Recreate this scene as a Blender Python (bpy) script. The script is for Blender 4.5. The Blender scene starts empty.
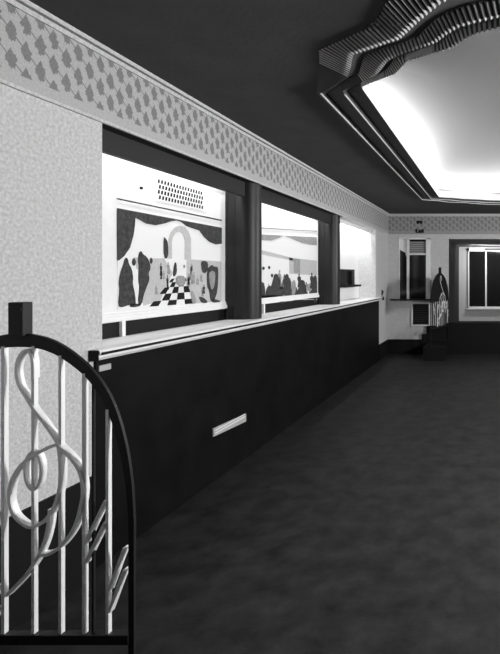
import bpy, bmesh, math, random
from mathutils import Vector, Matrix
from mathutils.geometry import tessellate_polygon
random.seed(4)
SC = bpy.context.scene
COL = SC.collection
F = 500.0; CX = 495.0; CY = 276.0; EYE = 1.6      # focal length in pixels, principal point, eye height

# ------------------------------------------------------------------ measuring helpers (photo -> metres)
def onX(px, py, X):
    D = F * X / (px - CX); return Vector((X, D, EYE + (CY - py) * D / F))
def onY(px, py, Y):
    return Vector(((px - CX) * Y / F, Y, EYE + (CY - py) * Y / F))
def onH(px, py, h):
    D = F * h / (CY - py); return ((px - CX) * D / F, D)

# ------------------------------------------------------------------ materials
def nt(name):
    m = bpy.data.materials.new(name); m.use_nodes = True
    n = m.node_tree; b = n.nodes['Principled BSDF']
    return m, n, b
def grey(v): return (v, v, v, 1)
def plain(name, v, rough=.6, metal=0.0, bump=0.0, bscale=60, vary=0.0, vscale=6, spec=.4, coat=0.0):
    m, n, b = nt(name)
    b.inputs['Base Color'].default_value = grey(v)
    b.inputs['Roughness'].default_value = rough
    b.inputs['Metallic'].default_value = metal
    b.inputs['Specular IOR Level'].default_value = spec
    b.inputs['Coat Weight'].default_value = coat
    geo = n.nodes.new('ShaderNodeNewGeometry')
    if vary:
        nz = n.nodes.new('ShaderNodeTexNoise'); nz.inputs['Scale'].default_value = vscale
        nz.inputs['Detail'].default_value = 6; nz.inputs['Roughness'].default_value = .65
        n.links.new(geo.outputs['Position'], nz.inputs['Vector'])
        r = n.nodes.new('ShaderNodeMapRange')
        r.inputs['From Min'].default_value = .3; r.inputs['From Max'].default_value = .7
        r.inputs['To Min'].default_value = v * (1 - vary); r.inputs['To Max'].default_value = v * (1 + vary)
        n.links.new(nz.outputs['Fac'], r.inputs['Value'])
        n.links.new(r.outputs['Result'], b.inputs['Base Color'])
    if bump:
        nz = n.nodes.new('ShaderNodeTexNoise'); nz.inputs['Scale'].default_value = bscale
        nz.inputs['Detail'].default_value = 3
        n.links.new(geo.outputs['Position'], nz.inputs['Vector'])
        bp = n.nodes.new('ShaderNodeBump'); bp.inputs['Strength'].default_value = bump; bp.inputs['Distance'].default_value = .01
        n.links.new(nz.outputs['Fac'], bp.inputs['Height']); n.links.new(bp.outputs['Normal'], b.inputs['Normal'])
    return m

M = {}
M['plaster'] = plain('stippled_plaster', .57, .85, bump=.4, bscale=70, vary=.24, vscale=60, spec=.15)
M['wall_dark'] = plain('low_bounce_wall', .06, .7, spec=.2)  # unseen walls coloured dark to cut the light they bounce back
M['white'] = plain('white_paint', .82, .55, spec=.3)
M['white_wall'] = plain('white_distemper', .80, .8, spec=.15, vary=.03, vscale=20)
M['black_panel'] = plain('black_lacquer_panel', .006, .5, vary=.4, vscale=4, spec=.08)
M['black'] = plain('black_paint', .008, .6, spec=.15)
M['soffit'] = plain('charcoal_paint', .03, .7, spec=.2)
M['pier'] = plain('dark_polished_pier', .018, .42, spec=.28)
M['ceiling'] = plain('dark_grey_ceiling', .075, .85, vary=.10, vscale=3.5, bump=.15, bscale=40, spec=.1)
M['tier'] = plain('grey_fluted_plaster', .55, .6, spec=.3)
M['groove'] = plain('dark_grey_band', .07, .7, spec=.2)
M['dome'] = plain('white_dome_plaster', .17, .8, spec=.1)
M['lip'] = plain('white_lip', .7, .6)
M['edge'] = plain('painted_lit_edge', .7, .5)
M['floor'] = plain('dark_floor_covering', .027, .55, vary=.55, vscale=6, bump=.15, bscale=120, spec=.15)
M['iron'] = plain('dark_iron', .014, .5, spec=.25, bump=.1, bscale=90)
M['silver'] = plain('pale_metal_paint', .92, .5, metal=.2, spec=.4)
M['glass'] = plain('dark_window_glass', .012, .08, spec=.5)
M['frame'] = plain('cream_window_paint', .8, .5)
M['blind'] = plain('grey_net_blind', .28, .9)
M['ink_d'] = plain('paint_charcoal', .055, .8, spec=.1, vary=.5, vscale=30)
M['ink_m'] = plain('paint_mid_grey', .30, .8, spec=.1, vary=.25, vscale=40)
M['ink_l'] = plain('paint_light_grey', .50, .8, spec=.1, vary=.10, vscale=40)
M['ink_w'] = plain('paint_white', .82, .8, spec=.1)
M['vent'] = plain('off_white_plate', .45, .5)

M['tube'], _n, _b = nt('lit_tube')
_b.inputs['Emission Color'].default_value = grey(1.0); _b.inputs['Emission Strength'].default_value = 3
def frieze_mat(name='frieze_houndstooth', lo=.16, hi=.34):
    m, n, b = nt(name)
    b.inputs['Roughness'].default_value = .8; b.inputs['Specular IOR Level'].default_value = .15
    L = n.links
    def mth(op, a, c=None):
        nd = n.nodes.new('ShaderNodeMath'); nd.operation = op
        for i, v in enumerate((a, c)):
            if v is None: continue
            if isinstance(v, (int, float)): nd.inputs[i].default_value = v
            else: L.new(v, nd.inputs[i])
        return nd.outputs[0]
    geo = n.nodes.new('ShaderNodeNewGeometry'); sx = n.nodes.new('ShaderNodeSeparateXYZ')
    L.new(geo.outputs['Position'], sx.inputs[0])
    u0 = mth('ADD', sx.outputs['X'], sx.outputs['Y']); v0 = mth('SUBTRACT', sx.outputs['Z'], 2.522)
    p, q = .073, .062
    a = mth('MULTIPLY', mth('ADD', mth('DIVIDE', u0, p), mth('DIVIDE', v0, q)), .5)
    c = mth('MULTIPLY', mth('SUBTRACT', mth('DIVIDE', u0, p), mth('DIVIDE', v0, q)), .5)
    fa = mth('SUBTRACT', a, mth('ROUND', a)); fc = mth('SUBTRACT', c, mth('ROUND', c))
    u = mth('MULTIPLY', mth('ADD', fa, fc), p); v = mth('MULTIPLY', mth('SUBTRACT', fa, fc), q)
    def diamond(cu, cv, w, h):
        return mth('LESS_THAN', mth('ADD', mth('DIVIDE', mth('ABSOLUTE', mth('SUBTRACT', u, cu)), w),
                                    mth('DIVIDE', mth('ABSOLUTE', mth('SUBTRACT', v, cv)), h)), 1.0)
    def boxm(cu, cv, w, h):
        return mth('MULTIPLY', mth('LESS_THAN', mth('ABSOLUTE', mth('SUBTRACT', u, cu)), w),
                   mth('LESS_THAN', mth('ABSOLUTE', mth('SUBTRACT', v, cv)), h))
    wn = n.nodes.new('ShaderNodeTexNoise'); wn.inputs['Scale'].default_value = 45; L.new(geo.outputs['Position'], wn.inputs['Vector'])
    u = mth('ADD', u, mth('MULTIPLY', mth('SUBTRACT', wn.outputs['Fac'], .5), .022)); v = mth('ADD', v, mth('MULTIPLY', mth('SUBTRACT', wn.outputs['Fac'], .5), .03))
    parts = [diamond(0, .002, .030, .052), boxm(-.017, -.004, .009, .012), boxm(.013, -.027, .009, .012),
             boxm(-.006, -.03, .006, .012), mth('LESS_THAN', mth('ABSOLUTE', mth('SUBTRACT', fa, .01)), .035)]
    f = parts[0]
    for x in parts[1:]: f = mth('MAXIMUM', f, x)
    band = mth('MULTIPLY', mth('GREATER_THAN', sx.outputs['Z'], 2.525), mth('LESS_THAN', sx.outputs['Z'], 2.825))
    f = mth('MULTIPLY', f, band)
    nz = n.nodes.new('ShaderNodeTexNoise'); nz.inputs['Scale'].default_value = 90
    L.new(geo.outputs['Position'], nz.inputs['Vector'])
    light = mth('ADD', hi, mth('MULTIPLY', nz.outputs['Fac'], .22)); dark = mth('ADD', lo, mth('MULTIPLY', nz.outputs['Fac'], .12))
    col = mth('ADD', mth('MULTIPLY', f, dark), mth('MULTIPLY', mth('SUBTRACT', 1, f), light))
    L.new(col, b.inputs['Base Color'])
    return m
M['frieze'] = frieze_mat()
M['frieze_soft'] = frieze_mat('frieze_houndstooth_faded', .17, .24)

# ------------------------------------------------------------------ mesh helpers
def obj(name, bm, mats, parent=None, smooth=False, bevel=0.0, kind=None):
    if not isinstance(mats, (list, tuple)): mats = [mats]
    bmesh.ops.recalc_face_normals(bm, faces=bm.faces)
    me = bpy.data.meshes.new(name); bm.to_mesh(me); bm.free()
    for k in mats: me.materials.append(M[k])
    if smooth:
        for p in me.polygons: p.use_smooth = True
    o = bpy.data.objects.new(name, me); COL.objects.link(o)
    if parent is not None:
        o.parent = parent
        o.location = -Vector(parent.location) if parent.type == 'EMPTY' and not parent.parent else (0, 0, 0)
    if bevel:
        md = o.modifiers.new('edge', 'BEVEL'); md.width = bevel; md.segments = 2; md.limit_method = 'ANGLE'
    if kind: o['kind'] = kind
    return o
def box(bm, x0, x1, y0, y1, z0, z1, mi=0):
    v = [bm.verts.new((x, y, z)) for x in (x0, x1) for y in (y0, y1) for z in (z0, z1)]
    out = []
    for f in ((0,1,3,2),(4,6,7,5),(0,4,5,1),(2,3,7,6),(0,2,6,4),(1,5,7,3)):
        fc = bm.faces.new([v[i] for i in f]); fc.material_index = mi; out.append(fc)
    return out
def boxes(*bs):
    bm = bmesh.new()
    for b in bs: box(bm, *b)
    return bm
def prism(bm, poly, d, mi=0):
    """closed polygon (list of 3D points) extruded by the vector d"""
    a = [bm.verts.new(p) for p in poly]; b = [bm.verts.new(Vector(p) + Vector(d)) for p in poly]
    n = len(a)
    fs = [bm.faces.new(a), bm.faces.new(b[::-1])]
    for i in range(n): fs.append(bm.faces.new((a[i], b[i], b[(i+1) % n], a[(i+1) % n])))
    for f in fs: f.material_index = mi
def thing(name, label, cat, loc=(0, 0, 0), group=None):
    o = bpy.data.objects.new(name, None); COL.objects.link(o); o.location = loc
    o.empty_display_size = .1
    tag(o, label, cat, group); return o
def tag(o, label, cat, group=None):
    o['label'] = label; o['category'] = cat
    if group: o['group'] = group
    return o
def struct(name, bm, mats, parent=None, **k): return obj(name, bm, mats, parent, kind='structure', **k)

# ------------------------------------------------------------------ dimensions of the room
WX = -2.2            # face of the left wall
DX = -2.185           # face of the dado
BX = -2.5            # back of the bays
YB = 10.28           # back wall
XR = 3.0             # right wall
YN = -1.6            # wall behind the camera
ZC = 2.88            # ceiling
ZF = 2.46            # underside of frieze = soffit of bays
ZL = 1.20            # ledge top
Y0, Y1, Y2, Y3, Y4, Y5 = 2.80, 4.58, 4.82, 6.98, 7.22, 9.24    # bays 1, 2, 3

struct('floor', boxes((-2.75, XR+.1, YN-.1, YB+.15, -.1, 0)), 'floor')

# ---- left wall: near stretch, wall behind the bays, far stretch, lintel over the bays
struct('wall_left', boxes((-2.75, WX, YN, Y0, 0, ZC)), 'plaster')
struct('wall_left', boxes((-2.75, BX-.02, Y0, Y5, 0, ZC)), 'white_wall')
struct('wall_left', boxes((-2.75, WX, Y5, YB, 0, ZC)), 'plaster')
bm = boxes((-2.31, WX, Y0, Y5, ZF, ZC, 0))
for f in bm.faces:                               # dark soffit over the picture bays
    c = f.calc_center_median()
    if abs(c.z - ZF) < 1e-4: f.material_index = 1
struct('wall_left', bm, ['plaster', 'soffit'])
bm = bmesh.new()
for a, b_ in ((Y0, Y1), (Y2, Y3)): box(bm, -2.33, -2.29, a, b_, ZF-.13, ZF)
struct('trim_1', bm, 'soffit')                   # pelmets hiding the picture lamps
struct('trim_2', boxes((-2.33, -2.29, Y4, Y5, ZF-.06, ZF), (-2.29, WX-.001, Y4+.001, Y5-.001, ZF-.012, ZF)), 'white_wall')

# ---- frieze and cornice
bm = bmesh.new()
box(bm, WX, WX+.012, YN, YB-.012, ZF, ZC-.04)
struct('trim_3', bm, 'frieze')
struct('trim_8', boxes((WX+.012, XR, YB-.012, YB, ZF, ZC-.04)), 'frieze_soft')
bm = bmesh.new()
box(bm, WX, WX+.022, YN, YB-.022, ZC-.055, ZC-.03); box(bm, WX, WX+.035, YN, YB-.035, ZC-.022, ZC)
box(bm, WX, XR, YB-.022, YB, ZC-.055, ZC-.03)
box(bm, WX, WX+.018, YN, YB-.018, ZF-.004, ZF+.012)
struct('trim_4', bm, 'plaster')

# ---- dado and plinths
YD0, YD1 = 2.74, 9.42
bm = bmesh.new()
box(bm, -2.52, DX, YD0, YD1, 0, ZL-.06)
struct('trim_5', bm, 'black_panel', bevel=.004)
struct('baseboard_left', boxes((WX, WX+.014, YN, YD0, 0, .51), (WX, WX+.02, YD1, YB, 0, .30)), 'black')

# ---- back wall with a window hole and the alcove opening
AX0, AX1, AZ0, AZ1, YA = -.946, 1.75, .62, 2.361, 13.1
wx0, wx1, wz0, wz1 = -1.974, -1.330, 1.127, 2.381
T = .16
bm = bmesh.new()
box(bm, WX-.5, wx0, YB, YB+T, 0, ZC)
box(bm, wx0, wx1, YB, YB+T, 0, wz0); box(bm, wx0, wx1, YB, YB+T, wz1, ZC)
box(bm, wx1, AX0, YB, YB+T, 0, ZC)
box(bm, AX0, AX1, YB, YB+T, AZ1, ZC)
box(bm, AX1, XR, YB, YB+T, 0, ZC)
box(bm, AX0, AX1, YA, YA+.1, AZ0-.2, AZ1+.1)               # far wall of the alcove
box(bm, AX0-.1, AX1+.1, YB+T, YA+.1, AZ1, AZ1+.1)       # alcove ceiling
struct('wall_back', bm, 'plaster')
struct('trim_6', boxes((AX0-.12, AX0, YB+T, YA+.1, AZ0-.2, AZ1), (AX1, AX1+.12, YB+T, YA+.1, AZ0-.2, AZ1),
                       (AX0-.001, AX0+.012, YB-.004, YB+T, AZ0, AZ1)), 'soffit')
struct('trim_7', boxes((AX0, AX1, YB-.03, YB+.12, 0, AZ0+.02), (AX0, AX1, YB+.12, YA+.1, 0, AZ0-.20)), 'black')
bm = bmesh.new()
box(bm, WX+.02, -1.50, YB-.03, YB, 0, .30)
box(bm, -1.50, -1.40, YB-.05, YB, 0, .41); box(bm, -1.40, AX0-.02, YB-.05, YB, 0, .58); box(bm, -.99, AX0, YB-.055, YB, 0, .64)
struct('baseboard_back', bm, 'black')
struct('wall_right', boxes((XR, XR+.1, YN, YB, 0, ZC)), 'wall_dark')
struct('wall_front', boxes((-2.75, XR+.1, YN-.1, YN, 0, ZC)), 'wall_dark')

# ------------------------------------------------------------------ ceiling with its stepped, fluted light recess
CXX = .40
def nearc(pxs, h, tips):
    return tips + [onH(x, y, h) for x, y in pxs]
hA, hB, hC, hD, hE, hF = 1.28, 1.24, 1.27, 1.23, 1.26, 1.22
near = {
 'A': (nearc([(386,0),(380,12),(375,22),(356,31),(340,39),(319,49),(319.5,66),(316,93)], hA, [(CXX,1.9),(0,1.97),(-.3,2.1)]), 8.26, -1.25),
 'B': (nearc([(442,0),(420,18),(400,37),(390,40),(364,49),(353,53),(351,66),(347,77),(326,91),(320.5,93)], hB, [(CXX,2.03),(0,2.09)]), 8.12, -1.18),
 'C': (nearc([(470,3),(446,12),(432,22),(418,36),(400,43),(368,53),(363,58),(359,73),(348,79),(326,93)], hC, [(CXX,2.25),(.02,2.28)]), 8.10, -1.16),
 'D': (nearc([(500,15),(478,20),(460,25),(448,32),(436,41),(412,49),(400,53),(388,59),(377,74),(366,80),(342,91)], hD, [(CXX,2.30)]), 7.97, -1.03),
 'E': (nearc([(500,17),(478,22),(462,27),(450,33),(440,42),(415,52),(395,57),(385,70),(375,77),(347,90)], hE, [(CXX,2.37)]), 7.95, -1.01),
 'F': (nearc([(500,26),(480,31),(468,36),(452,47),(430,53),(407,60),(400,68),(395,73),(361,87)], hF, [(CXX,2.39)]), 7.74, -.885),
}
def closed(key):
    pts, yfar, xl = near[key]
    pts = [Vector((p[0], p[1])) for p in pts]
    yn = pts[-1].y
    half = list(pts) + [Vector((p.x, yfar + (yn - p.y) * .42)) for p in reversed(pts)]
    full = half + [Vector((2*CXX - p.x, p.y)) for p in reversed(half[1:-1])]
    return full                      # starts at near tip, runs left, far, right
PC = Vector((CXX, 4.05))
def polar(full, n):
    """resample a closed outline by angle about PC; angle 0 = towards -Y (near tip), growing to the left"""
    out = []
    m = len(full)
    for i in range(n):
        t = 2*math.pi*i/n; d = Vector((-math.sin(t), -math.cos(t))); best = None
        for k in range(m):
            a = full[k]-PC; b = full[(k+1) % m]-PC; e = b-a
            den = d.x*e.y - d.y*e.x
            if abs(den) < 1e-12: continue
            r = (a.x*e.y - a.y*e.x)/den; s = (a.x*d.y - a.y*d.x)/den
            if -1e-6 <= s <= 1+1e-6 and r > 0 and (best is None or r > best): best = r
        out.append(PC + d*best)
    return out
NA = 1440
RB = {k: polar(closed(k), NA) for k in near}
HZ = dict(A=EYE+hA, B=EYE+hB, C=EYE+hC, D=EYE+hD, E=EYE+hE, F=EYE+hF)
# ceiling sheet with the hole of outline A (a coarse copy of it)
bm = bmesh.new()
rect = [(-2.75, YN-.1), (XR+.1, YN-.1), (XR+.1, YB+.2), (-2.75, YB+.2)]
def loop(pts, z):
    vs = [bm.verts.new((p[0], p[1], z)) for p in pts]
    return [bm.edges.new((vs[i], vs[(i+1) % len(vs)])) for i in range(len(vs))]
eds = loop(rect, ZC) + loop(RB['A'], ZC)
bmesh.ops.triangle_fill(bm, use_beauty=True, edges=eds)
bmesh.ops.recalc_face_normals(bm, faces=bm.faces)
struct('ceiling', bm, 'ceiling')

lay = thing('ceiling_light', 'large stepped ceiling recess with fluted wavy rim and glowing white dome', 'ceiling light', (CXX, 5.6, ZC))
def flute(i):
    deg = 360.0*i/NA; s = min(deg, 360-deg)
    amp = 1.0 if s < 40 else max(0, 1-(s-40)/20)
    return amp
def ring(name, o_, i_, mat, fl=0.0, per=4, steps=3, soft=True):
    bm = bmesh.new(); rows = []
    for s in range(steps+1):
        t = s/steps; row = []
        for i in range(NA):
            p = RB[o_][i].lerp(RB[i_][i], t); z = HZ[o_]*(1-t)+HZ[i_]*t
            if fl: z -= fl*flute(i)*(.5+.5*math.cos(2*math.pi*i/per))*min(1, 1.0)
            row.append(bm.verts.new((p.x, p.y, z)))
        rows.append(row)
    for s in range(steps):
        for i in range(NA):
            j = (i+1) % NA
            f = bm.faces.new((rows[s][i], rows[s][j], rows[s+1][j], rows[s+1][i]))
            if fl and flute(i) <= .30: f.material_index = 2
            elif fl and i % per in (1, 2): f.material_index = 1  # gaps between ribs take the dark colour, painting in the flute shade
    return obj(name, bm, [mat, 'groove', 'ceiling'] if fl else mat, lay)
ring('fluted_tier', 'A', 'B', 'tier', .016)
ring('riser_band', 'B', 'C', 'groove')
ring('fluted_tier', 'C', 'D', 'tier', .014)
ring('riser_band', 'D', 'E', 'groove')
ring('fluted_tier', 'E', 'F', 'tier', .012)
# thin raised beads on the straight flanks and the far side, pale to paint in each riser's lit line
def bead(key, a0, a1, w, hgt):
    bm = bmesh.new(); pr = None
    for i in range(int(NA*a0/360), int(NA*a1/360)+1):
        p = RB[key][i % NA]; d = (p-PC).normalized(); z = HZ[key]
        q = [bm.verts.new((p.x+d.x*w*a, p.y+d.y*w*a, z+b)) for a, b in ((-.5,.003),(-.5,-hgt),(.5,-hgt),(.5,.003))]
        if pr:
            for k in range(4): bm.faces.new((pr[k], pr[(k+1) % 4], q[(k+1) % 4], q[k]))
        pr = q
    return obj('lit_edge_bead', bm, 'edge', lay)
bead('B', 67.5, 292.5, .009, .006); bead('D', 64.8, 295.2, .008, .006)
# lip, trough and dome
G = [PC + (p-PC)*1.0 for p in RB['F'][::4]]
n4 = len(G); cen = Vector((CXX, 5.55))
bm = bmesh.new()
def ringv(f, z): return [bm.verts.new((q.x, q.y, z)) for q in (f(p) for p in G)]
def outw(p, k): return p + (p-cen).normalized()*k
zl = HZ['F']
prof = [ringv(lambda p: p, zl), ringv(lambda p: p, zl+.10), ringv(lambda p: outw(p, .03), zl+.10), ringv(lambda p: outw(p, .03), zl+.065),
        ringv(lambda p: outw(p, .34), zl+.065)]
for a, b in zip(prof, prof[1:]):
    for i in range(n4): bm.faces.new((a[i], a[(i+1) % n4], b[(i+1) % n4], b[i]))
obj('lip', bm, 'lip', lay)
bm = bmesh.new(); prof = [ringv(lambda p: outw(p, .34), zl+.065)]
H = .38
for k in range(1, 15):
    t = k/15; ang = t*math.pi/2
    def dm(p):
        q = outw(p, .34)-cen; a = math.atan2(q.y/2.55, q.x/1.55); k_ = min(1, t*1.6); k_ = k_*k_*(3-2*k_)
        e_ = Vector((1.55*math.cos(a), 2.55*math.sin(a)))
        return cen + q.lerp(e_, k_)*math.cos(ang)
    prof.append(ringv(dm, zl+.065+H*math.sin(ang)**.9))
for a, b in zip(prof, prof[1:]):
    for i in range(n4): bm.faces.new((a[i], a[(i+1) % n4], b[(i+1) % n4], b[i]))
bm.faces.new(prof[-1])
obj('dome', bm, 'dome', lay, smooth=True)

# ------------------------------------------------------------------ ledge on the dado
def rounded_ledge():
    bm = bmesh.new(); n = 8
    prof = [(-2.52, ZL-.06), (-2.52, ZL)]
    prof += [(-2.16 + .02*math.sin(a), ZL-.02 + .02*math.cos(a)) for a in [math.pi*k/n for k in range(n//2+1)]]
    prof += [(-2.143, ZL-.026), (-2.153, ZL-.034), (-2.147, ZL-.045), (-2.16, ZL-.06)]
    prism(bm, [(x, YD0-.03, z) for x, z in prof], (0, 6.93, 0))
    return bm
lg = obj('wall_ledge', rounded_ledge(), 'white')
tag(lg, 'long white ledge capping the black dado under the wall paintings', 'ledge')
obj('end_cap', boxes((-2.199, -2.145, YD0-.036, YD0-.03, ZL-.062, ZL-.004)), 'black', lg, bevel=.004)
cap = obj('end_cap', boxes((-2.19, -2.14, 9.55, 9.66, ZL-.065, ZL+.004)), 'black', lg, bevel=.004)
nose = obj('edge_strip', boxes((-2.147, -2.133, YD0-.02, 9.55, ZL-.030, ZL-.016)), 'black', lg)

# ------------------------------------------------------------------ piers between the bays
def pier(y0, y1, label):
    r = (y1-y0)/2; yc = (y0+y1)/2; xc = WX-.005-r
    bm = bmesh.new()
    pts = [(BX-.02, y0), (xc, y0)] + [(xc + r*math.sin(a), yc - r*math.cos(a)) for a in [math.pi*k/20 for k in range(1, 20)]] + [(xc, y1), (BX-.02, y1)]
    t = thing('pier', label, 'pillar', (xc, yc, ZL))
    prism(bm, [(x, y, ZL) for x, y in pts], (0, 0, ZF-ZL))
    o = obj('shaft', bm, 'pier', t)
    for p in o.data.polygons: p.use_smooth = abs(p.normal.z) < .5
    md = o.modifiers.new('s', 'EDGE_SPLIT'); md.split_angle = math.radians(40)
    for xo in (-.06, -.13):                                  # upright flutes on the flat flank
        bm = boxes((xc+xo-.006, xc+xo+.006, y0-.008, y0+.01, ZL+.001, ZF-.12)); obj('flank_rib', bm, 'pier', t, bevel=.004)
    return t
pier(Y1, Y2, 'dark round-nosed pillar between the two wall paintings')
pier(Y3, Y4, 'dark round-nosed pillar between the crowd painting and the bright blank bay')

# ------------------------------------------------------------------ the two wall paintings
PX = BX + .03
def cr(ox, oy, s, pts): return [(ox + x/s, oy + y/s) for x, y in pts]
def soften(p):
    for _ in range(1):
        q = []
        for i in range(len(p)):
            a, b = Vector(p[i-1]), Vector(p[i]); q += [a.lerp(b, .25), a.lerp(b, .75)]
        p = q
    return [tuple(v) for v in p]
def paint(name, polys, mat, parent, lift):
    if name in ('painted_crowd', 'painted_figures'): polys = [soften(p) for p in polys]
    for p in polys:                                # every painted shape a thin layer of its own on the panel
        bm = bmesh.new(); P = [onX(x, y, PX + lift) for x, y in p]
        a = [bm.verts.new(v) for v in P]; b = [bm.verts.new(v - Vector((.0012, 0, 0))) for v in P]; n = len(P)
        for t in tessellate_polygon([[Vector((v.y, v.z, 0)) for v in P]]):
            bm.faces.new([a[i] for i in t]); bm.faces.new([b[i] for i in reversed(t)])
        for i in range(n): bm.faces.new((a[i], b[i], b[(i+1) % n], a[(i+1) % n]))
        obj(name, bm, mat, parent)
def ell(cx, cy, rx, ry, n=12): return [(cx+rx*math.cos(2*math.pi*k/n), cy+ry*math.sin(2*math.pi*k/n)) for k in range(n)]

def mural(y0, y1, label, pl):
    t = thing('wall_painting', label, 'wall painting', (BX, (y0+y1)/2, 1.31))
    obj('panel', boxes((BX-.02, PX, y0, y1, 1.30, ZC-.15)), 'white_wall', t)
    bm = boxes((PX-.001, PX+.020, y0, y1, 1.305, 1.335), (PX-.001, PX+.014, y0, y1, 1.335, 1.352), (PX-.001, PX+.008, y0, y1, 1.352, 1.366))
    obj('bottom_moulding', bm, 'white', t, bevel=.003)
    obj('recess_board', boxes((BX-.02, BX+.02, y0, y1, ZL, 1.30)), 'black', t)
    for yy in [y0+.5]: obj('post', boxes((BX+.02, PX+.01, yy, yy+.03, ZL, 1.305)), 'white', t)
    return t
s1 = 4.1667; c1 = lambda pts: cr(110, 190, s1, pts)
m1 = mural(Y0, Y1, 'wall painting of swagged curtain, arch and chequered floor nearest the gate', 1)
paint('picture_ground', [c1([(30,75),(466,157),(466,466),(33,500)])], 'ink_w', m1, .002)
paint('dark_rule', [c1([(30,33),(466,124),(466,130),(30,39)])], 'ink_d', m1, .006)
paint('painted_haze', [c1([(165,285),(225,285),(262,345),(235,400),(210,462),(140,482),(135,460),(160,380)]),
                       c1([(320,288),(464,298),(464,462),(345,474),(330,420),(318,395)]),
                       c1([(100,280),(160,285),(150,330),(112,330)])], 'ink_l', m1, .003)
paint('painted_arch', [c1([(244,286),(244,205),(252,178),(268,158),(290,148),(312,154),(328,172),(338,205),(338,290),(312,290),(312,210),(304,185),(290,172),(274,178),(262,196),(258,215),(258,286)]),
                       ], 'ink_l', m1, .004)
paint('painted_curtain', [c1([(30,75),(466,157),(466,224),(440,227),(415,217),(392,196),(372,168),(345,160),(318,150),(295,132),(278,127),(255,130),(230,139),(190,147),(150,140),(122,124),(106,116),(104,150),(98,190),(84,240),(60,275),(40,292),(31,294)])], 'ink_d', m1, .005)
paint('painted_crowd', [c1([(60,290),(68,280),(76,290),(78,306),(92,330),(98,370),(94,385),(106,440),(108,484),(80,478),(50,490),(34,484),(40,420),(36,380),(46,335),(56,310)]),
                        c1([(122,258),(132,254),(138,268),(152,276),(166,300),(170,330),(160,345),(166,372),(150,412),(140,440),(134,476),(116,476),(124,400),(118,380),(121,320),(116,290)]),
                        c1([(80,486),(88,474),(120,474),(130,468),(130,482),(100,490)]),
                        c1(ell(100,300,8,16)), c1(ell(172,295,6,13)),
                        c1([(224,195),(232,200),(243,220),(243,286),(224,284)]),
                        c1([(262,355),(268,305),(277,300),(280,345),(268,362)]),
                        c1([(404,330),(425,310),(434,320),(446,318),(452,330),(450,400),(444,440),(430,464),(418,462),(414,420),(404,400)]),
                        c1([(378,300),(392,294),(410,302),(408,335),(396,348),(384,342)]),
                        c1([(368,444),(386,446),(404,460),(408,470),(382,472)]), c1([(426,452),(444,456),(460,462),(458,468),(424,470)])], 'ink_d', m1, .0055)
paint('painted_figures', [c1([(274,356),(316,358),(314,398),(278,400)]), c1([(338,415),(352,430),(362,470),(342,476)]),
                          c1([(330,345),(345,350),(350,372),(338,378)]), c1([(412,345),(428,335),(440,345),(436,400),(424,420),(415,385)]), c1(ell(310,318,4,7))], 'ink_m', m1, .006)
def person_shape(x, y, w, h, lean=0):
    """outline of a gowned figure: head, neck, shoulders, waist and spreading skirt"""
    L = [(-.10,-.50),(-.24,-.46),(-.26,-.39),(-.14,-.34),(-.16,-.31),(-.62,-.26),(-.72,-.05),(-.45,.02),(-.62,.25),(-.95,.50)]
    pts = [(a, b) for a, b in L] + [(-a*.92, b) for a, b in reversed(L)]
    return [(x + a*w + lean*(b+.5)*w, y + b*h) for a, b in pts]
rg = random.Random(8)
for mat_, cnt in (('ink_m', 16), ('ink_d', 7)):
    hs = []
    for k in range(cnt):
        x = rg.choice([rg.uniform(180, 245), rg.uniform(325, 455), rg.uniform(325, 455)]); y = rg.uniform(318, 440)
        h = rg.uniform(16, 40); w_ = rg.uniform(5, 9)
        hs.append(c1(person_shape(x, y, w_, h*1.6, rg.uniform(-.4, .4))))
    paint('painted_figures' if mat_ == 'ink_m' else 'painted_crowd', hs, mat_, m1, .0036)
rows = [486, 465, 437, 411, 391, 376]
def edgeL(y): return 165 + (486-y)*(258-165)/110
def edgeR(y): return 350 - (486-y)*(350-316)/110
sq = []
for r in range(5):
    for k in range(5):
        if (r+k) % 2 == 0:
            ya, yb_ = rows[r], rows[r+1]
            f_ = lambda y, u: edgeL(y) + (edgeR(y)-edgeL(y))*u
            sl = -14/180
            pp = [(f_(ya,k/5), ya), (f_(ya,(k+1)/5), ya), (f_(yb_,(k+1)/5), yb_), (f_(yb_,k/5), yb_)]
            sq.append(c1([(x, y+(x-165)*sl*.9) for x, y in pp]))
paint('painted_chequers', sq, 'black', m1, .0045)

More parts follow.
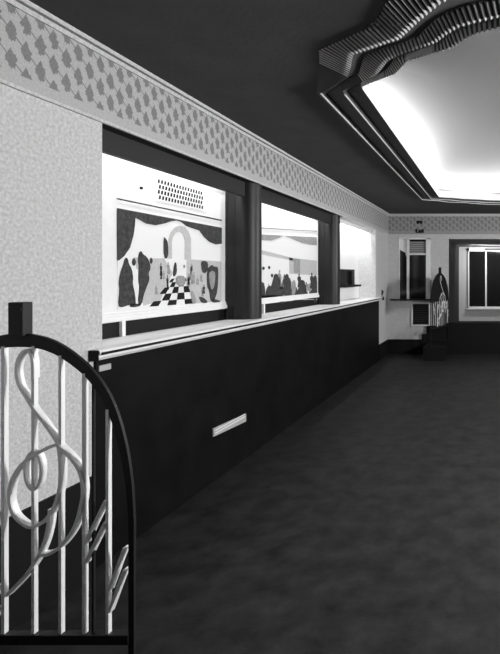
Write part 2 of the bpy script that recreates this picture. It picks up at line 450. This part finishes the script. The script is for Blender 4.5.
s2 = 5.263; c2 = lambda pts: cr(255, 190, s2, pts)
m2 = mural(Y2, Y3, 'wall painting of a dark crowd under swags between the two dark pillars', 2)
paint('picture_ground', [c2([(-40,228),(327,248),(327,578),(-40,575)])], 'ink_w', m2, .002)
paint('dark_rule', [c2([(-40,193),(326,214),(326,220),(-40,199)])], 'ink_m', m2, .006)
paint('painted_haze', [c2([(-40,305),(35,316),(200,358),(200,372),(35,338),(-40,325)]), c2([(180,355),(326,372),(326,450),(182,440)])], 'ink_l', m2, .003)
paint('painted_curtain', [c2([(-40,230),(326,249),(326,291),(290,288),(250,280),(215,266),(185,252),(152,240),(125,253),(85,266),(45,264),(-40,250)])], 'ink_m', m2, .005)
paint('painted_frame', [c2([(203,360),(238,365),(238,440),(205,436)])], 'ink_m', m2, .004)
paint('painted_crowd', [c2([(-30,470),(46,480),(54,520),(56,572),(-30,572)]),
                        c2([(56,540),(64,512),(78,500),(84,510),(90,490),(96,470),(100,448),(110,440),(120,446),(122,460),(134,480),(130,505),(138,530),(140,572),(56,572)]),
                        c2([(158,452),(166,440),(176,446),(178,460),(188,470),(192,500),(186,515),(198,574),(152,574),(160,520),(152,490)]),
                        c2([(208,570),(214,540),(232,515),(238,476),(252,472),(264,484),(264,520),(252,574)]),
                        c2([(268,570),(284,545),(300,525),(306,470),(314,446),(327,456),(327,576),(268,576)]),
                        c2(ell(45,412,7,9)), c2(ell(75,408,6,9)), c2(ell(90,450,6,10)), c2([(-30,555),(327,556),(327,577),(-30,575)])], 'ink_d', m2, .0055)
hs = []
for k in range(20):
    x = rg.uniform(40, 320); y = rg.uniform(470, 550); h = rg.uniform(30, 80); w_ = rg.uniform(6, 11)
    hs.append(c2(person_shape(x, y, w_*1.4, h*1.4, rg.uniform(-.4, .4))))
paint('painted_crowd', hs[:12], 'ink_d', m2, .0042); paint('painted_figures', hs[12:], 'ink_m', m2, .0040)
paint('painted_figures', [c2([(200,470),(214,480),(216,530),(204,560),(196,540)]), c2([(268,500),(282,490),(286,520),(272,545)])], 'ink_m', m2, .006)

# small grille of dark slots above the first painting
bm = bmesh.new()
v0 = onX(158, 179, PX); 
box(bm, PX-.004, PX+.004, 3.63, 4.27, 2.148, 2.328)
gr = obj('air_vent', bm, 'white', None, bevel=.002)
tag(gr, 'white slotted ventilation grille above the arch painting', 'air vent')
bm = bmesh.new()
for r in range(4):
    for k in range(16):
        yy = 3.655 + k*.0355 + (.012 if r % 2 == 0 else 0); zz = 2.165 + r*.039
        p = [(PX+.0035, yy, zz), (PX+.0035, yy+.017, zz), (PX+.0035, yy+.022, zz+.027), (PX+.0035, yy+.005, zz+.027)]
        prism(bm, p, (.003, 0, 0))
o = obj('vent_slots', bm, 'black', gr)
# small screw hole / peg above
pg = obj('wall_peg', boxes((PX, PX+.012, 3.475, 3.495, 2.205, 2.222)), 'black', bevel=.003)
tag(pg, 'tiny black peg in the white panel left of the slotted grille', 'peg')

# ------------------------------------------------------------------ things on the dado and in the third bay
pl = thing('vent_plate', 'narrow pale plate set low on the black dado', 'vent plate', (DX, 4.05, .41))
A = [onX(212, 428.5, DX), onX(245, 413.5, DX), onX(245, 421.5, DX), onX(212, 437, DX)]
bm = bmesh.new(); prism(bm, A, (.012, 0, 0)); obj('plate', bm, 'vent', pl, bevel=.003)
bm = bmesh.new()
for k in range(2):
    za = A[3].z + (A[0].z-A[3].z)*(k+1)/3
    box(bm, DX+.011, DX+.015, A[0].y+.02, A[1].y-.03, za-.004, za+.004)
obj('louvre', bm, 'white', pl)
lb = obj('name_plate', boxes((DX-.002, DX+.006, 2.755, 2.84, 1.072, 1.105)), 'vent', bevel=.002)
tag(lb, 'small pale plate at the near end of the dado under the ledge', 'plate')

rk = thing('wall_rack', 'small dark rack on the blank white bay past the second pillar', 'wall rack', (BX, 8.45, 1.42))
X2 = BX
obj('back_board', boxes((X2-.02, X2+.012, 8.05, 8.66, 1.47, 1.69)), 'iron', rk, bevel=.004)
obj('shelf', boxes((X2-.02, X2+.11, 8.05, 8.95, 1.415, 1.45)), 'black', rk, bevel=.006)
for a, b_ in ((8.05, 8.20), (8.50, 8.66)): obj('side_board', boxes((X2-.01, X2+.07, a, b_, 1.45, 1.71)), 'iron', rk, bevel=.005)
obj('top_board', boxes((X2-.01, X2+.07, 8.2, 8.5, 1.68, 1.71)), 'iron', rk, bevel=.004)

sw = thing('light_switch', 'small dark wall switch beyond the end of the ledge', 'switch', (WX, 9.73, 1.27))
obj('plate', boxes((WX-.005, WX+.012, 9.69, 9.77, 1.22, 1.33)), 'iron', sw, bevel=.004)
obj('lever', boxes((WX+.012, WX+.03, 9.72, 9.74, 1.27, 1.30)), 'black', sw, bevel=.003)

# ------------------------------------------------------------------ back wall: window, grille, ornament
YW = YB + .02
w = thing('window_1', 'narrow dark two-light window over the grille in the far wall', 'window', ((wx0+wx1)/2, YW, wz0)); w['kind'] = 'structure'
def xb(px, Y=YB): return (px-CX)*Y/F
def zb(py, Y=YB): return EYE + (CY-py)*Y/F
bm = bmesh.new()
e = .022
box(bm, wx0, wx1, YB-.02, YB+.06, wz1-.03, wz1+.01)
box(bm, xb(426), wx1, YB-.02, YB+.06, wz0, wz1)
box(bm, xb(406.8), xb(409.2), YB-.02, YB+.06, wz0, wz1)
box(bm, wx0, wx0+.012, YB-.01, YB+.06, wz0, wz1)
box(bm, xb(409.2), xb(426), YB+.0, YB+.05, zb(255), zb(253.4))
obj('window_frame', bm, 'frame', w, bevel=.004)
obj('pane', boxes((wx0+.012, xb(406.8), YB+.035, YB+.045, wz0, wz1-.03)), 'glass', w)
obj('pane', boxes((xb(409.2), xb(426), YB+.035, YB+.045, wz0, zb(255))), 'glass', w)
bm = bmesh.new()
for k in range(6):
    za = zb(253.4) + k*.042; box(bm, xb(409.2), xb(426), YB+.02, YB+.036, za, za+.034)
obj('slatted_blind', bm, 'blind', w)
bm = bmesh.new(); prism(bm, [(wx0+.012, YB+.02, wz1-.03), (xb(406.8), YB+.02, wz1-.03), (xb(406.8), YB+.02, wz1-.42), (xb(405), YB+.02, wz1-.30), (wx0+.012, YB+.02, wz1-.24)], (0, .012, 0))
obj('side_blind', bm, 'frame', w)
obj('window_sill', boxes((xb(390.5), xb(431.5), YB-.05, YB+.02, wz0-.03, wz0)), 'iron', w, bevel=.005)
obj('night_backing', boxes((wx0-.05, wx1+.05, YB+.16, YB+.2, wz0-.05, wz1+.05)), 'black', w)  # black sheet added behind the panes to stand for the dark outside

g = thing('radiator_grille', 'dark louvred grille below the narrow far window', 'grille', (xb(421), YB, zb(325)))
gx0, gx1, gz0, gz1 = xb(413), xb(429), zb(324.5), zb(304)
bm = boxes((gx0-.035, gx0, YB-.03, YB+.005, gz0-.035, gz1+.035), (gx1, gx1+.035, YB-.03, YB+.005, gz0-.035, gz1+.035),
           (gx0, gx1, YB-.03, YB+.005, gz1, gz1+.035), (gx0, gx1, YB-.03, YB+.005, gz0-.035, gz0))
obj('grille_frame', bm, 'frame', g, bevel=.004)
bm = boxes((gx0, gx1, YB-.008, YB+.004, gz0, gz1))
obj('back_plate', bm, 'black', g)
bm = bmesh.new()
for k in range(9):
    za = gz0 + .012 + k*(gz1-gz0-.02)/9
    prism(bm, [(gx0, YB-.024, za), (gx0, YB-.010, za+.022), (gx0, YB-.008, za+.018), (gx0, YB-.022, za-.004)], (gx1-gx0, 0, 0))
obj('louvres', bm, 'iron', g)

orn = thing('wall_ornament', 'small dark motif on the far frieze above the narrow window', 'ornament', (xb(419.5), YB-.012, zb(233)))
yo = YB-.012
for grp in (((417.8,222.3,1.5,1.7),(421.2,222.3,1.5,1.7),(419.5,221.6,2.2,.9)), ((416.3,230.8,1.1,2.4),(419.2,231.3,1.0,1.9),(421.0,231.2,.9,1.9),(422.9,230.8,1.0,2.4),(419.6,232.3,3.4,.6))):
    bm = bmesh.new()
    for cx_, cy_, rx, ry in grp: prism(bm, [onY(x, y, yo-.006) for x, y in ell(cx_, cy_, rx, ry)], (0, .008, 0))
    obj('motif', bm, 'iron', orn)

# alcove window
w2 = thing('window_2', 'wide dark window at the back of the alcove', 'window', (0, YA, .8)); w2['kind'] = 'structure'
def xa(px): return xb(px, YA)
def za_(py): return zb(py, YA)
x0, x1 = xa(468), 1.51; z0, z1 = za_(308), za_(250)
xm = xa(486); mm = [xm, .40+(.40-xm)]
bm = boxes((x0, x1, YA-.06, YA+.01, z1-.04, z1), (x0, x1, YA-.06, YA+.01, z0, z0+.04), (x0, x0+.035, YA-.06, YA+.01, z0, z1), (x1-.035, x1, YA-.06, YA+.01, z0, z1))
for q in mm: box(bm, q-.02, q+.02, YA-.065, YA+.01, z0, z1)
obj('window_frame', bm, 'white', w2, bevel=.004)
es = [x0+.035, mm[0]-.026, mm[0]+.026, mm[1]-.026, mm[1]+.026, x1-.035]
for a, b_ in ((0,1),(2,3),(4,5)): obj('pane', boxes((es[a], es[b_], YA-.03, YA-.02, z0+.04, z1-.04)), 'glass', w2)
obj('window_sill', boxes((x0-.04, x1+.04, YA-.10, YA, z0-.035, z0)), 'white', w2, bevel=.005)
obj('window_head', boxes((x0-.03, x1+.03, YA-.08, YA, z1, z1+.03)), 'iron', w2, bevel=.004)
sl = thing('strip_light', 'short glowing strip light over the dark alcove window', 'strip light', (xa(477), YA-.10, 2.30))
obj('housing', boxes((xa(469), xa(486), YA-.12, YA, 2.315, 2.335)), 'white', sl, bevel=.003)
bm = bmesh.new(); prism(bm, [(xa(470), YA-.08+.022*math.cos(a), 2.292+.022*math.sin(a)) for a in [2*math.pi*k/14 for k in range(14)]], (xa(484)-xa(470), 0, 0))
obj('tube', bm, 'tube', sl)
# ------------------------------------------------------------------ the music gates
GY = 1.75; GX = xb(20.5, GY)
def gp(px, py): return ((px-CX)*GY/F - GX, EYE + (CY-py)*GY/F)       # local X and Z on the gate's plane
def ribbon(bm, pts, wid, y0, y1, closed_=False, taper=None):
    """flat bar of width wid bent along pts (x, z), standing from y0 to y1"""
    P = [Vector(p) for p in pts]; n = len(P); prev = None; first = None
    for i in range(n):
        a = P[i-1] if (i > 0 or closed_) else P[i]; b = P[(i+1) % n] if (i < n-1 or closed_) else P[i]
        d = (b-a).normalized(); nn = Vector((-d.y, d.x))*wid/2
        q = [bm.verts.new((P[i].x+s*nn.x, y, P[i].y+s*nn.y)) for s, y in ((1,y0),(-1,y0),(-1,y1),(1,y1))]
        if prev:
            for k in range(4): bm.faces.new((prev[k], prev[(k+1) % 4], q[(k+1) % 4], q[k]))
        else: first = q
        prev = q
    if closed_:
        for k in range(4): bm.faces.new((prev[k], prev[(k+1) % 4], first[(k+1) % 4], first[k]))
    else: bm.faces.new(first[::-1]); bm.faces.new(prev)
def spline(pts, k=6):
    P = [Vector(p) for p in pts]; out = []
    for i in range(len(P)-1):
        p0 = P[max(i-1, 0)]; p1 = P[i]; p2 = P[i+1]; p3 = P[min(i+2, len(P)-1)]
        for j in range(k):
            t = j/k
            out.append(.5*((2*p1)+(p2-p0)*t+(2*p0-5*p1+4*p2-p3)*t*t+(3*p1-p0-3*p2+p3)*t**3))
    return out+[P[-1]]
def gobj(name, bm, mat, parent, smooth=False, bevel=0):
    o = obj(name, bm, mat, None, smooth=smooth, bevel=bevel); o.parent = parent; return o
arc_px = [(20.5,333),(35,334.5),(50,338.5),(65,346),(80,357),(93,369),(105,385),(115,404),(123,428),(129,455),(133,485),(135,520)]
outer = [gp(*p) for p in arc_px]
outer = [tuple(v) for v in spline(outer, 4)]
iw = [.030]
def gate(label, loc, rot, dark=False):
    pale = 'iron' if dark else 'silver'  # far gate's bars take the iron colour, standing in for unlit metal
    t = thing('music_gate', label, 'gate', loc, 'arched gates with treble clef ironwork'); t.rotation_euler = (0, 0, rot)
    # arched frame: outer line and inner line, mirrored, with legs to the floor
    half = outer
    cpx = gp(20.5, 480)
    def inn(p, i):
        k = i/(len(half)-1); wd = .048*(1-k)+.020*k
        v = Vector(cpx)-Vector(p); return tuple(Vector(p)+v.normalized()*wd)
    inner = [inn(p, i) for i, p in enumerate(half)]
    xR = half[-1][0]
    line_o = [(-x, z) for x, z in reversed(half)] + half[1:]
    line_i = [(-x, z) for x, z in reversed(inner)] + inner[1:]
    line_o = [(-xR, 0)] + line_o + [(xR, 0)]; line_i = [(-xR+.020, 0)] + line_i + [(xR-.020, 0)]
    bm = bmesh.new(); y0, y1 = -.006, .006
    vs = [[bm.verts.new((x, y, z)) for x, z in ln] for ln, y in ((line_o, y0), (line_o, y1), (line_i, y1), (line_i, y0))]
    for a in range(4):
        A_, B_ = vs[a], vs[(a+1) % 4]
        for i in range(len(A_)-1): bm.faces.new((A_[i], A_[i+1], B_[i+1], B_[i]))
    bm.faces.new([v[0] for v in vs]); bm.faces.new([v[-1] for v in vs])
    gobj('arched_frame', bm, 'iron', t)
    zr = gp(0, 634)[1]
    gobj('bottom_rail', boxes((-xR+.015, xR-.015, -.014, .014, zr-.03, zr+.004)), 'iron', t, bevel=.002)
    tz = gp(0, 302)[1]; bz = gp(0, 336)[1]
    f = gobj('finial', boxes((-.026, .026, -.02, .02, bz, tz)), 'iron', t, bevel=.004)
    gobj('finial_cap', boxes((-.022, .022, -.023, .018, tz-.03, tz-.016)), 'iron', f, bevel=.002)
    by0, by1 = -.007, .009
    def topz(x):
        x = abs(x)
        for a, b in zip(inner, inner[1:]):
            if a[0] <= x <= b[0]: return a[1] + (b[1]-a[1])*(x-a[0])/(b[0]-a[0]+1e-9)
        return inner[-1][1]
    for px, wd, pb, pt in ((4.5,.012,620,None),(34.5,.010,634,None),(61.5,.010,634,None),(85,.010,635,None),(108.5,.010,632,409)):
        for sgn in ((1, -1) if px > 60 else (1,)):
            x = (px-20.5)*GY/F*sgn; zt = topz(x)+.006 if pt is None else gp(0, pt)[1]
            if px > 100: zt = gp(0, 409)[1]
            gobj('upright_bar', boxes((x-wd/2, x+wd/2, by0, by1, zr, zt)), pale, t)
    xk = (93.5-20.5)*GY/F
    gobj('upright_bar', boxes((xk-.003, xk+.003, -.004, .006, zr, topz(xk)+.006)), 'iron', t)
    if dark:                                        # added dark sheet standing in for the far gate's unlit upper bars
        zp = gp(0, 492)[1]; ins = [(-x, z) for x, z in reversed(inner) if z > zp] + [q for q in inner[1:] if q[1] > zp]
        bm = bmesh.new(); prism(bm, [(ins[0][0], -.006, zp)] + [(x, -.006, z) for x, z in ins] + [(ins[-1][0], -.006, zp)], (0, .012, 0))
        gobj('shade_sheet', bm, 'iron', t)
    # treble clef
    w_ = .0105; bm = bmesh.new(); by0 -= .003; by1 += .004
    S = lambda pts: spline([gp(*p) for p in pts], 6)
    up = S([(35,378),(34.5,360),(31,351),(26,351),(20.5,359),(18.5,371),(21,384),(28,396),(36,409),(48,425),(57,438),(60.5,446)])
    ribbon(bm, up, w_, by0, by1)
    big = S([(60.5,444),(52,446),(42,451),(32,457),(22,466),(14,480),(11.5,497),(15,512),(24,522),(34,526),(46,520),(56,506),(62,485),(62.5,465),(60.5,444)])
    ribbon(bm, big, w_, by0-.001, by1+.001)
    right = S([(61,446),(71,455),(80,467),(84.5,482),(84,500),(77,525),(64,544),(50,553),(40,553)])
    ribbon(bm, right, w_, by0-.002, by1+.002)
    tail = S([(52,508),(51,522),(47,540),(39,558),(26,576),(9,594)])
    ribbon(bm, tail, w_, by0-.0015, by1+.0015)
    eye_ = [gp(35+8*math.cos(a), 470+19*math.sin(a)) for a in [2*math.pi*k/28 for k in range(28)]]
    ribbon(bm, eye_, .008, by0, by1, True)
    gobj('treble_clef', bm, 'silver', t)
    fl = [((87,542),(107,500)),((87,562),(107,521)),((110.5,589),(126,547)),((110.5,611),(126,569)),
          ((-16,555),(2,510)),((-17,620),(1,584)),((-17,640),(1,606)),((-47,542),(-66,500)),((-47,562),(-66,521))]
    for a, b in fl:
        bm = bmesh.new(); ribbon(bm, [gp(*a), gp(*b)], .010, by0, by1); gobj('note_flag', bm, 'silver', t)
    return t
gate('arched dark iron gate with pale treble clef standing in front of the plaster wall', (GX, GY, 0), 0)
# the twin gate stands on a low black step by the far wall, swung nearly edge-on
st = obj('step', boxes((-1.36, AX0-.005, 9.42, YB-.056, 0, .26)), 'black', bevel=.006)
tag(st, 'low black step under the far gate', 'step')
gate('small dark arched gate seen edge-on between the narrow far window and alcove', (-1.085, 9.85, .26), math.radians(70), True)

# ------------------------------------------------------------------ lamps and added fill lights
def area(name, loc, to, sx_, sy_, watts, spread=180, along=None):
    l = bpy.data.lights.new(name, 'AREA'); l.shape = 'RECTANGLE'; l.size = sx_; l.size_y = sy_; l.energy = watts
    l.spread = math.radians(spread)
    o = bpy.data.objects.new(name, l); COL.objects.link(o); o.location = loc
    z = -(Vector(to)-Vector(loc)).normalized()
    x = Vector(along or (0, 1, 0)); x = (x - z*x.dot(z)).normalized(); y = z.cross(x)
    o.rotation_euler = Matrix((x, y, z)).transposed().to_euler()
    return o
zt = zl + .085
K = 12.5
for sx_, xx in ((1, -1.06), (-1, 1.86)):
    area('cove_lamp', (xx, 5.55, zt), (xx+sx_*.08, 5.55, zt+.3), 4.3, .05, 13*K, spread=139)
    area('cove_lamp', (CXX-sx_*1.05, 7.93, zt), (CXX-sx_*.95, 7.75, zt+.3), .7, .05, 3*K, along=(1, sx_*.55, 0))
area('cove_lamp', (CXX, 8.24, zt), (CXX, 7.94, zt+.3), 1.8, .05, 7*K, spread=140, along=(1, 0, 0))
# lamps concealed behind the pelmets of the three bays
for a, b_, wt in ((Y0, Y1, 10), (Y2, Y3, 14), (Y4, Y5, 20)):
    area('picture_lamp', (-2.37, (a+b_)/2, 2.62), (-2.42, (a+b_)/2, 1.6), b_-a-.1, .04, wt)
area('added_side_fill', (2.9, 3.0, 2.1), (-2.2, 2.4, 1.5), .5, .5, 155)  # added unseen fill light from the right for near wall and gate
def point_fill(loc, watts):
    l = bpy.data.lights.new('added_point_fill', 'POINT'); l.energy = watts; l.shadow_soft_size = .12
    o = bpy.data.objects.new('added_point_fill', l); COL.objects.link(o); o.location = loc
point_fill((1.9, 2.3, 2.35), 90)  # added unseen fill light that lifts the ceiling and its ribs
area('added_side_fill', (2.9, 7.2, 2.1), (-2.2, 7.6, 1.7), .5, .5, 130)  # second added side fill, brightens the far walls
area('added_alcove_fill', (-.2, YA-.9, 2.33), (-.4, YA, 1.5), 1.2, .06, 22, along=(1, 0, 0))  # added unseen fill light aimed at the alcove's far wall

wd = bpy.data.worlds.new('night'); SC.world = wd; wd.use_nodes = True
wd.node_tree.nodes['Background'].inputs['Color'].default_value = (.01, .01, .01, 1)

# ------------------------------------------------------------------ camera
cam = bpy.data.cameras.new('camera'); co = bpy.data.objects.new('camera', cam); COL.objects.link(co)
co.location = (0, 0, EYE); co.rotation_euler = (math.pi/2, 0, 0)
cam.sensor_fit = 'HORIZONTAL'; cam.sensor_width = 36; cam.lens = 36*F/500
cam.shift_x = -(CX-250)/500; cam.shift_y = -(327-CY)/500
cam.clip_start = .05
SC.camera = co
vs = SC.view_settings
vs.view_transform = 'Standard'; vs.look = 'None'; vs.exposure = 0.0; vs.gamma = 1.0; vs.use_curve_mapping = False
SC.cycles.use_denoising = True
